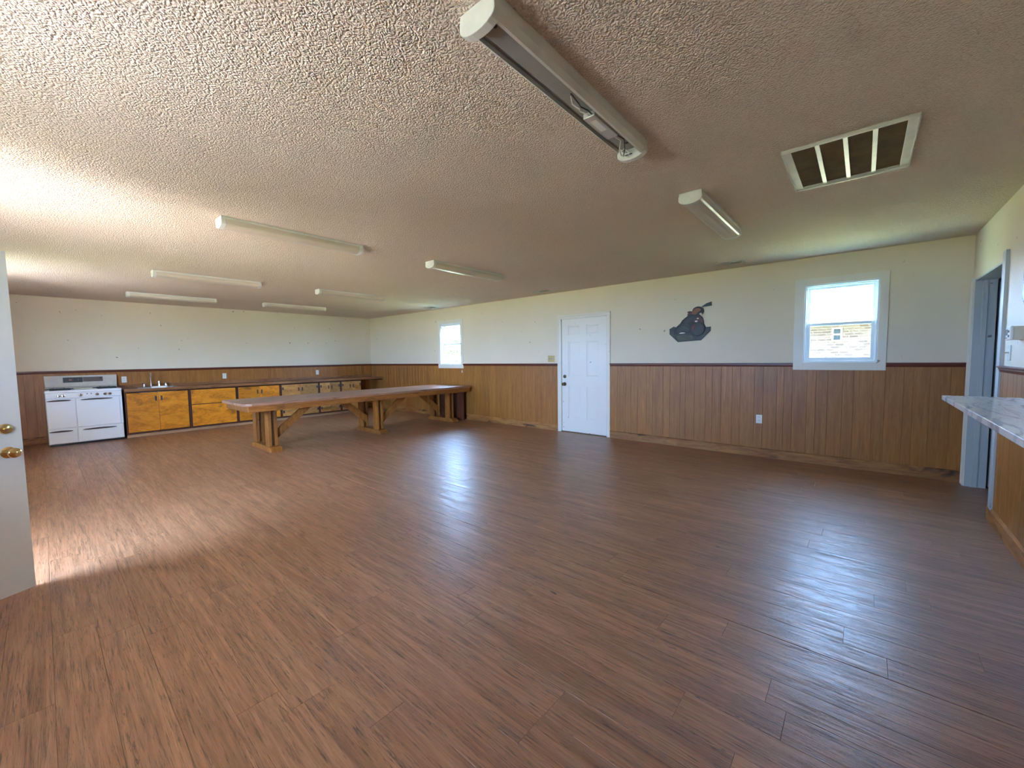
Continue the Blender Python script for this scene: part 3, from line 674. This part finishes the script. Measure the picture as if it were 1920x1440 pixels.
layer('base_highlight', [(600, 1080), (760, 1040), (930, 1060), (985, 1120), (960, 1180), (640, 1195)], 0.014, 0.0155, M['pmoss'], bb)
layer('cloak', [(560, 1040), (530, 930), (600, 850), (690, 770), (730, 700), (800, 640), (870, 590), (1000, 568), (1110, 590), (1175, 660), (1198, 740), (1195, 800), (1240, 880), (1200, 1010), (1090, 1100), (960, 1060), (860, 1000), (700, 985)], 0.012, 0.02, M['pblack'])
cl = layer('cloak_fold', [(760, 740), (870, 640), (990, 600), (1060, 640), (990, 700), (900, 760), (810, 800)], 0.02, 0.023, M['pgrey'])
layer('cloak_fold', [(600, 960), (640, 880), (740, 820), (850, 850), (900, 940), (860, 990), (740, 950), (640, 1010)], 0.02, 0.023, M['slate'])
layer('cloak_fold', [(680, 830), (740, 770), (880, 790), (930, 900), (900, 930), (850, 840), (760, 805)], 0.02, 0.0225, M['pgrey'])
layer('arm', [(960, 740), (990, 690), (1060, 640), (1130, 640), (1185, 700), (1195, 780), (1130, 790), (1010, 770)], 0.02, 0.025, M['pred'])
layer('highlight', ell(1045, 745, 32, 20, 12), 0.025, 0.027, M['pwhite']); layer('highlight', ell(1078, 680, 22, 15, 12), 0.025, 0.027, M['pwhite'])
layer('highlight', [(650, 1010), (720, 990), (800, 1000), (790, 1015), (700, 1022)], 0.0145, 0.0165, M['pwhite'])
wh = layer('round_shield', ell(1078, 930, 155, 165, 28), 0.02, 0.027, M['pblack'])
layer('shield_field', ell(1082, 935, 132, 142, 28), 0.027, 0.029, M['pgrey'], wh)
layer('shield_mark', [(950, 960), (940, 880), (985, 810), (1050, 790), (1030, 850), (1000, 930), (990, 1000)], 0.029, 0.0305, M['pred'], wh)
for k in range(5):
    a = -0.9 + k * 0.55
    layer('shield_mark', ell(1090 + 95 * math.cos(a), 940 + 100 * math.sin(a), 16, 20, 8), 0.029, 0.0305, M['pred'], wh)
layer('neck_piece', [(835, 590), (860, 545), (840, 510), (880, 490), (940, 500), (1010, 560), (1010, 600), (870, 605)], 0.012, 0.018, M['pred'])
hd_ = layer('head', ell(1075, 505, 125, 108, 28), 0.012, 0.021, M['pblack'])
layer('head_field', [(960, 500), (990, 455), (1050, 430), (1110, 440), (1150, 475), (1120, 510), (1070, 540), (1030, 585), (975, 580), (930, 555)], 0.021, 0.024, M['porange'], hd_)
layer('face_chip', [(1100, 570), (1150, 545), (1172, 600), (1130, 605)], 0.012, 0.0225, M['pwhite'])
layer('feather', [(1150, 405), (1250, 340), (1362, 308), (1366, 402), (1260, 412), (1165, 418)], 0.012, 0.018, M['slate'])

# ------------------------------------------------------------------ marble ledge on the right wall
t = thing('wall_ledge', 'white and grey marble-look ledge fixed to the right wall', 'counter', (L, -1.928, 1.05))
x0 = 11.168 - L
obj('top', bx(x0, 0, -3.5, 0, -0.028, 0), M['marble'], t, 0.002)
obj('edge_band', bx(x0 - 0.002, x0, -3.5, 0, -0.03, -0.002), M['marble'], t)
for y in (-0.9, -2.1, -3.2):
    obj('bracket', px(BM(), [(y - 0.02, -0.028), (y + 0.02, -0.028), (y + 0.02, -0.05), (y - 0.02, -0.05)], -0.3, -0.009), M['trimwhite'], t)

# ------------------------------------------------------------------ kitchen
XF = 0.55
def pull(parent, y, z):
    o = obj('pull', bx(XF + 0.022, XF + 0.026, y - 0.014, y + 0.014, z - 0.045, z + 0.045), M['handle'], parent, 0.002)
    bm = BM(); tube(bm, [(XF + 0.026, y, z - 0.03), (XF + 0.046, y, z - 0.02), (XF + 0.046, y, z + 0.02), (XF + 0.026, y, z + 0.03)], 0.005, 8)
    obj('pull_bar', bm, M['handle'], o) if False else obj('pull_bar', bm, M['handle'], parent)
def hinge(parent, y, z):
    obj('strap_hinge', bx(XF + 0.0215, XF + 0.0245, y - 0.02, y + 0.02, z - 0.03, z + 0.03), M['handle'], parent)
def cabinet(y0, y1, label, kind):
    t = thing('base_cabinet', label, 'cabinet', (0, 0, 0), 0, 'kitchen base cabinets along the far wall')
    w = y1 - y0
    bm = BM()   # carcass: sides, back, bottom
    box(bm, 0.01, XF - 0.02, y0, y0 + 0.018, 0, 0.858); box(bm, 0.01, XF - 0.02, y1 - 0.018, y1, 0, 0.858); box(bm, 0.01, 0.02, y0 + 0.018, y1 - 0.018, 0, 0.858); box(bm, 0.02, XF - 0.02, y0 + 0.018, y1 - 0.018, 0.06, 0.075)
    obj('carcass', bm, M['cabframe'], t)
    bm = BM(); s = 0.032
    box(bm, XF - 0.02, XF, y0, y0 + s, 0.05, 0.858); box(bm, XF - 0.02, XF, y1 - s, y1, 0.05, 0.858)
    box(bm, XF - 0.02, XF, y0 + s, y1 - s, 0.825, 0.858); box(bm, XF - 0.02, XF, y0 + s, y1 - s, 0.05, 0.082)
    if kind == 'drawers': box(bm, XF - 0.02, XF, y0 + s, y1 - s, 0.505, 0.54)
    obj('face_frame', bm, M['cabframe'], t)
    obj('toe_board', bx(XF - 0.02, XF - 0.004, y0, y1, 0, 0.05), M['toe'], t)
    a, b = y0 + s - 0.006, y1 - s + 0.006
    m = (a + b) / 2
    if kind == 'drawers':
        for (z0, z1) in ((0.09, 0.515), (0.53, 0.818)):
            d = obj('drawer_front', bx(XF, XF + 0.02, a, b, z0, z1), M['cabdoor'], t, 0.004)
            if z0 > 0.5: pass
    else:
        for (c, d, s_) in ((a, m - 0.002, 1), (m + 0.002, b, -1)):
            dr = obj('door', bx(XF, XF + 0.02, c, d, 0.09, 0.818), M['cabpale' if kind == 'hinged' else 'cabdoor'], t, 0.004)
            pull(dr, m - s_ * 0.042, 0.70)
            if kind == 'hinged':
                for z in (0.19, 0.73): hinge(dr, (c + 0.02) if s_ == 1 else (d - 0.02), z)
    return t
cabinet(-5.262, -4.318, 'orange double-door sink cabinet right of the stove', 'doors')
cabinet(-4.316, -3.506, 'orange cabinet with two wide drawers beside the sink cabinet', 'drawers')
cabinet(-3.504, -2.642, 'orange double-door cabinet right of the drawers, behind the table end', 'doors')
cabinet(-2.640, -1.766, 'paler double-door cabinet with dark hinges behind the table middle', 'hinged')
cabinet(-1.764, -1.210, 'narrow double-door cabinet second from the open worktop end', 'hinged')
cabinet(-1.208, -0.630, 'narrow double-door cabinet next to the open gap under the worktop', 'hinged')
# worktop with a real sink cut-out
SY0, SY1, SX0, SX1 = -5.06, -4.50, 0.16, 0.53
t = thing('worktop', 'long varnished brown wooden worktop along the far wall', 'worktop', (0, 0, 0.86))
ya, yb = -5.265, -0.012; xf = 0.598
bm = BM(); xb = 0.012; h = 0.036
box(bm, xb, xf, ya, SY0, 0, h); box(bm, xb, xf, SY1, yb, 0, h); box(bm, xb, SX0, SY0, SY1, 0, h); box(bm, SX1, xf, SY0, SY1, 0, h)
obj('top', bm, M['worktop'], t)
obj('front_edging', bx(xf, xf + 0.014, ya, yb, -0.012, h + 0.001), M['worktop'], t, 0.003)
obj('backsplash_strip', bx(0.012, 0.03, ya, yb, h, h + 0.06), M['worktop'], t, 0.003)
obj('end_cleat', bx(0.03, 0.56, -0.04, -0.012, -0.05, 0), M['cabframe'], t)
# sink and faucet
t = thing('kitchen_sink', 'steel drop-in kitchen sink set in the worktop', 'sink', (0, 0, 0.896))
bm = BM(); r = 0.022
box(bm, SX0 - r, SX0 + 0.004, SY0 - r, SY1 + r, 0.0005, 0.005); box(bm, SX1 - 0.004, SX1 + r, SY0 - r, SY1 + r, 0.0005, 0.005)
box(bm, SX0 + 0.004, SX1 - 0.004, SY0 - r, SY0 + 0.004, 0.0005, 0.005); box(bm, SX0 + 0.004, SX1 - 0.004, SY1 - 0.004, SY1 + r, 0.0005, 0.005)
obj('rim', bm, M['steel'], t)
bm = BM(); a = 0.004; dp = -0.17
box(bm, SX0 + a, SX0 + a + 0.003, SY0 + a, SY1 - a, dp, 0.002); box(bm, SX1 - a - 0.003, SX1 - a, SY0 + a, SY1 - a, dp, 0.002)
box(bm, SX0 + a, SX1 - a, SY0 + a, SY0 + a + 0.003, dp, 0.002); box(bm, SX0 + a, SX1 - a, SY1 - a - 0.003, SY1 - a, dp, 0.002); box(bm, SX0 + a, SX1 - a, SY0 + a, SY1 - a, dp, dp + 0.003)
obj('bowl', bm, M['steel'], t)
t = thing('faucet', 'chrome faucet with two handles and tall spout behind the sink', 'faucet', (0.085, -4.76, 0.897))
obj('deck_plate', bx(-0.035, 0.035, -0.19, 0.19, 0, 0.014), M['chrome'], t, 0.006)
obj('spout', tube(BM(), [(0, -0.06, 0.01), (0, -0.06, 0.17), (0.01, -0.062, 0.235), (0.05, -0.066, 0.27), (0.11, -0.072, 0.27), (0.15, -0.076, 0.24), (0.158, -0.077, 0.205)], 0.012, 12), M['chrome'], t, smooth=True)
for y in (-0.165, 0.165):
    k = obj('handle', lathe(BM(), [(0.02, 0), (0.022, 0.02), (0.016, 0.045), (0.02, 0.06), (0.012, 0.072), (0.001, 0.074)], (0, y, 0.012), (0, 0, 1), 14), M['chrome'], t, smooth=True)
    obj('lever', tube(BM(), [(0, y, 0.07), (0.02, y * 1.15, 0.08), (0.05, y * 1.32, 0.085)], [0.007, 0.006, 0.008], 8), M['chrome'], k, smooth=True)
obj('sprayer', lathe(BM(), [(0.018, 0), (0.016, 0.03), (0.013, 0.05), (0.017, 0.08), (0.012, 0.1), (0.001, 0.101)], (0, 0.06, 0.012), (0, 0, 1), 14), M['chrome'], t, smooth=True)

t = thing('rim_glint', 'white piece added for the bright reflection at the sink rim', 'tray', (0.572, -4.775, 0.8965))  # made-up white piece standing in for a reflection on the sink rim
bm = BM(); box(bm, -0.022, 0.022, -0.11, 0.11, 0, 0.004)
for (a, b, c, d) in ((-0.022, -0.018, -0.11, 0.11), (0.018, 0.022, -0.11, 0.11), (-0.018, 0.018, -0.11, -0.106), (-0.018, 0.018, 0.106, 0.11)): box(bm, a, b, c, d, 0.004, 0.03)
obj('glint_block', bm, M['plastic'], t)
# stove ------------------------------------------------------------
t = thing('stove', 'old white wide kitchen range with cream backguard, left of cabinets', 'stove', (0.05, -6.21, 0))
w, xf = 0.91, 0.555
obj('body', bx(0.0, xf, 0, w, 0.035, 0.885), M['enamel'], t, 0.006)
obj('toe_base', bx(0.02, xf - 0.03, 0.02, w - 0.02, 0, 0.035), M['black'], t)
obj('cooktop', bx(0.0, xf + 0.012, -0.004, w + 0.004, 0.887, 0.93), M['enamel'], t, 0.008)
obj('control_panel', bx(xf, xf + 0.02, 0.002, w - 0.002, 0.795, 0.886), M['enamel'], t, 0.006)
bg_ = obj('backguard', px(BM(), [(0.01, 0.965), (w - 0.01, 0.965), (w - 0.005, 1.165), (0.005, 1.165)], 0.0, 0.07), M['enamel2'], t, 0.006)
obj('backguard_foot', bx(0.0, 0.06, 0.02, w - 0.02, 0.93, 0.965), M['black'], t)
obj('trim_strip', bx(0.06, 0.085, 0.008, w - 0.008, 0.945, 0.962), M['enamel2'], t, 0.002)
cpn = obj('clock_panel', bx(0.07, 0.073, 0.225, 0.465, 1.045, 1.135), M['black'], bg_)
obj('clock_dial', lathe(BM(), [(0.036, 0), (0.034, 0.005), (0.001, 0.006)], (0.073, 0.315, 1.09), (1, 0, 0), 20), M['pred'], bg_)
obj('dial_hand', bx(0.079, 0.0805, 0.295, 0.33, 1.087, 1.093), M['pwhite'], bg_)
obj('dial_knob', lathe(BM(), [(0.012, 0), (0.010, 0.008), (0.001, 0.009)], (0.073, 0.41, 1.09), (1, 0, 0), 12), M['lcd'], bg_)
obj('light_panel', bx(0.07, 0.0725, 0.468, 0.72, 1.052, 1.135), M['handle'], bg_, 0.001)
obj('panel_badge', bx(0.0725, 0.0735, 0.675, 0.705, 1.10, 1.118), M['black'], bg_)
for (a, b) in ((0.05, 0.30), (0.61, 0.86)):
    for x in (0.15, 0.40):
        c = (x, (a + b) / 2, 0.93)
        bn = obj('burner', lathe(BM(), [(0.05, 0), (0.05, 0.012), (0.035, 0.018), (0.001, 0.019)], c, (0, 0, 1), 18), M['iron'], t)
        bm = BM()
        for s in (-1, 1): box(bm, x - 0.11, x + 0.11, c[1] + s * 0.06 - 0.005, c[1] + s * 0.06 + 0.005, 0.944, 0.956); box(bm, x + s * 0.1 - 0.005, x + s * 0.1 + 0.005, c[1] - 0.12, c[1] + 0.12, 0.93, 0.956)
        obj('grate', bm, M['iron'], t)
obj('griddle', bx(0.12, 0.50, 0.34, 0.57, 0.931, 0.945), M['enamel2'], t, 0.004)
SP = 0.335
for (nm, a, b, z0, z1) in (('oven_door', 0.006, SP - 0.004, 0.30, 0.787), ('oven_door', SP + 0.004, w - 0.035, 0.30, 0.787), ('drawer', 0.006, SP - 0.004, 0.045, 0.292), ('drawer', SP + 0.004, w - 0.006, 0.045, 0.292)):
    d = obj(nm, bx(xf, xf + 0.022, a, b, z0, z1), M['enamel'], t, 0.006)
    l0, l1 = (a + 0.01, b - 0.05) if a < 0.1 else (a + 0.06, b - 0.09)
    zz = z1 - 0.026 if nm == 'oven_door' else z1 - 0.045
    bm = BM(); n = 12; pts = []
    for k in range(n + 1):
        f = k / n; pts.append((xf + 0.022 + 0.03 * math.sin(PI * f) ** 0.5, l0 + (l1 - l0) * f, zz + 0.006 * math.sin(PI * f)))
    tube(bm, pts, [0.004 + 0.009 * math.sin(PI * k / n) ** 0.6 for k in range(n + 1)], 8)
    obj('handle', bm, M['handle'], d, smooth=True)
obj('side_trim', bx(xf, xf + 0.018, w - 0.032, w, 0.30, 0.79), M['enamel'], t, 0.004)
for y in (0.15, 0.20, 0.40, 0.60, 0.70, 0.76):
    k = obj('knob', lathe(BM(), [(0.024, 0), (0.023, 0.006), (0.017, 0.010), (0.015, 0.026), (0.001, 0.027)], (xf + 0.02, y, 0.842), (1, 0, 0), 16), M['chrome'], t, smooth=True)
    obj('knob_grip', bx(xf + 0.045, xf + 0.052, y - 0.004, y + 0.004, 0.827, 0.857), M['handle'], k)
for y in (0.48, 0.53): obj('indicator', lathe(BM(), [(0.008, 0), (0.008, 0.004), (0.001, 0.005)], (xf + 0.02, y, 0.86), (1, 0, 0), 10), M['black'], t)

# ------------------------------------------------------------------ long table
t = thing('trestle_table', 'very long rustic wooden trestle table with diagonal braces', 'table', (3.675, -2.25, 0))
TW, TL, TZ = 0.545, 2.165, 0.772
nb = 7; bw = 2 * TW / nb
for i in range(nb):
    a, b = -TW + i * bw + 0.0012, -TW + (i + 1) * bw - 0.0012
    c = 0.10; y0, y1 = -TL, TL
    if i == nb - 1: pts = [(a, y0), (b - c, y0), (b - 0.03, y0 + 0.03), (b, y0 + c), (b, y1), (a, y1)]
    elif i == 0: pts = [(a + 0.05, y0), (b, y0), (b, y1), (a, y1), (a, y0 + 0.05)]
    else: pts = [(a, y0), (b, y0), (b, y1), (a, y1)]
    obj('top_board', pz(BM(), pts, TZ - 0.036, TZ), M['tabletop'], t, 0.002)
for s in (-1, 1): obj('apron', bx(*sorted((s * (TW - 0.012), s * (TW - 0.05))), -TL + 0.06, TL - 0.02, TZ - 0.125, TZ - 0.036), M['tablewoody'], t, 0.003)
for s in (-1, 1): obj('end_apron', bx(-TW + 0.05, TW - 0.05, *sorted((s * (TL - 0.06), s * (TL - 0.098))), TZ - 0.125, TZ - 0.036), M['tablewood'], t, 0.003)
obj('centre_beam', bx(-0.045, 0.045, -TL + 0.12, TL - 0.12, TZ - 0.125, TZ - 0.036), M['tablewoody'], t)
zt = TZ - 0.125
for y in (-1.72, 0.10, 1.83):
    obj('foot', py(BM(), [(-0.46, 0), (0.40, 0), (0.40, 0.03), (0.34, 0.075), (-0.40, 0.075), (-0.46, 0.03)], y - 0.08, y + 0.08), M['tablewood'], t, 0.003)
    obj('cleat', bx(-0.46, 0.44, y - 0.02, y + 0.02, zt - 0.02, TZ - 0.037), M['tablewood'], t, 0.002)
    for xc in (-0.34, 0.20):
        for s in (-1, 1):      # each upright is a pair of boards with a slot between them
            yy = sorted((y + s * 0.024, y + s * 0.064))
            obj('upright', bx(xc - 0.07, xc + 0.07, yy[0], yy[1], 0.075, zt), M['tablewood'], t, 0.003)
def brace(y0, z0, y1, z1, x=0.0, hw=0.055):
    d = Vector((y1 - y0, z1 - z0)).normalized(); n = Vector((-d.y, d.x)) * hw
    k = n.y / 1 if False else 0
    # ends cut plumb at the upright and level at the beam
    tz = hw / abs(d.x); ty = hw / abs(d.y); sg = 1 if y1 > y0 else -1
    pts = [(y0, z0 - tz), (y1 + sg * ty, z1), (y1 - sg * ty, z1), (y0, z0 + tz)]
    obj('brace', px(BM(), pts, x - 0.02, x + 0.02), M['tablewood'], t, 0.003)
for (y, ss) in ((-1.72, (1,)), (0.10, (-1, 1)), (1.83, (-1,))):
    for s in ss: brace(y + s * 0.066, 0.24, y + s * 0.56, zt, 0.20 if s == 1 else -0.1)
obj('end_panel', bx(-0.42, 0.38, TL - 0.10, TL - 0.062, 0.0, zt), M['cabframe'], t, 0.002)

# ------------------------------------------------------------------ outside
lawn = tag(obj('lawn', bx(-45, 45, 0.6, 60, -0.4, -0.35), M['grass']), 'grass lawn outside the windows', 'lawn', kind='structure')
struct('ground', bx(-45, 45, -50, 0.6, -0.45, -0.36), M['grass'], 'ground around the building', 'ground')
struct('bounce_pad', bx(2.0, 11.6, -13.5, -D - TH, -0.36, -0.10), M['concrete'], 'unseen concrete pad added outside the entrance to bounce sunlight inside', 'pavement')  # added out of view; sunlit, it throws light up through the doorway
hs = thing('brick_house', 'brick house seen through the large window', 'building', (11.0, 9.0, -0.35))
bm = BM(); HZ = 2.62; wx0, wx1, wz0, wz1 = -0.98, -0.78, 2.08, 2.44
for (a, b, c, d) in ((-9, wx0, 0, HZ), (wx1, 7, 0, HZ), (wx0, wx1, 0, wz0), (wx0, wx1, wz1, HZ)): box(bm, a, b, 0, 0.2, c, d)
obj('wall', bm, M['brick'], hs)
bm = BM(); e = 0.02
box(bm, wx0 - e, wx0 + e, -0.03, 0.1, wz0 - e, wz1 + e); box(bm, wx1 - e, wx1 + e, -0.03, 0.1, wz0 - e, wz1 + e)
for z in (wz0, (wz0 + wz1) / 2, wz1): box(bm, wx0 + e, wx1 - e, -0.03, 0.1, z - e, z + e)
wn = obj('window', bm, M['trimwhite'], hs)
mid = (wz0 + wz1) / 2
for (a, b) in ((wz0, mid), (mid, wz1)): obj('pane', bx(wx0 + e, wx1 - e, 0.05, 0.06, a + e, b - e), M['darkglass'], wn)
obj('roof', px(BM(), [(-0.9, HZ - 0.02), (-0.9, HZ + 0.12), (4.5, HZ + 0.75), (9.5, HZ + 0.12), (9.5, HZ - 0.02)], -9.5, 7.5), M['roofm'], hs)  # eave made deep to keep the visible brick wall in shade
def tree(loc, h, spread, label, seed, name='tree'):
    rr = random.Random(seed)
    t = thing(name, label, 'tree', loc)
    bm = BM(); tube(bm, [(0, 0, 0), (0.05, 0.02, h * 0.3), (-0.03, 0.05, h * 0.6), (0.02, 0, h * 0.9)], [0.14, 0.11, 0.07, 0.03], 8)
    tips = []
    for k in range(11):
        a = rr.uniform(0, 2 * PI); z = h * rr.uniform(0.15, 0.8); e = Vector((math.cos(a), math.sin(a), 0)) * spread * rr.uniform(0.5, 1) + Vector((0, 0, z + h * 0.18))
        tube(bm, [(0, 0, z), (Vector((0, 0, z)) + e) / 2 + Vector((0, 0, 0.1)) if False else ((e.x) / 2, e.y / 2, (z + e.z) / 2 + 0.05), e], [0.04, 0.025, 0.01], 6); tips.append(e)
    obj('trunk', bm, M['bark'], t)
    vs, fs = [], []
    for e in tips + [Vector((0, 0, h * 0.95))]:
        for k in range(150):
            p = e * rr.uniform(0.55, 1.05) + Vector((rr.gauss(0, .3), rr.gauss(0, .3), rr.gauss(0, .25)))
            d = Vector((rr.gauss(0, 1), rr.gauss(0, 1), rr.gauss(0, 1))).normalized() * 0.10; n = d.orthogonal().normalized() * 0.045
            i = len(vs); vs += [p - d, p + n, p + d, p - n]; fs.append((i, i+1, i+2, i+3))
    me = bpy.data.meshes.new('foliage'); me.from_pydata(vs, [], fs)
    o = obj('foliage', me, M['leaf'], t); o['kind'] = 'stuff'
tree((-5.9, 8.2, -0.35), 3.6, 1.2, 'leafy tree seen through the small window, left of centre', 3)
tree((-9.5, 12.5, -0.35), 5.0, 1.8, 'taller leafy tree farther off behind the small window', 5)
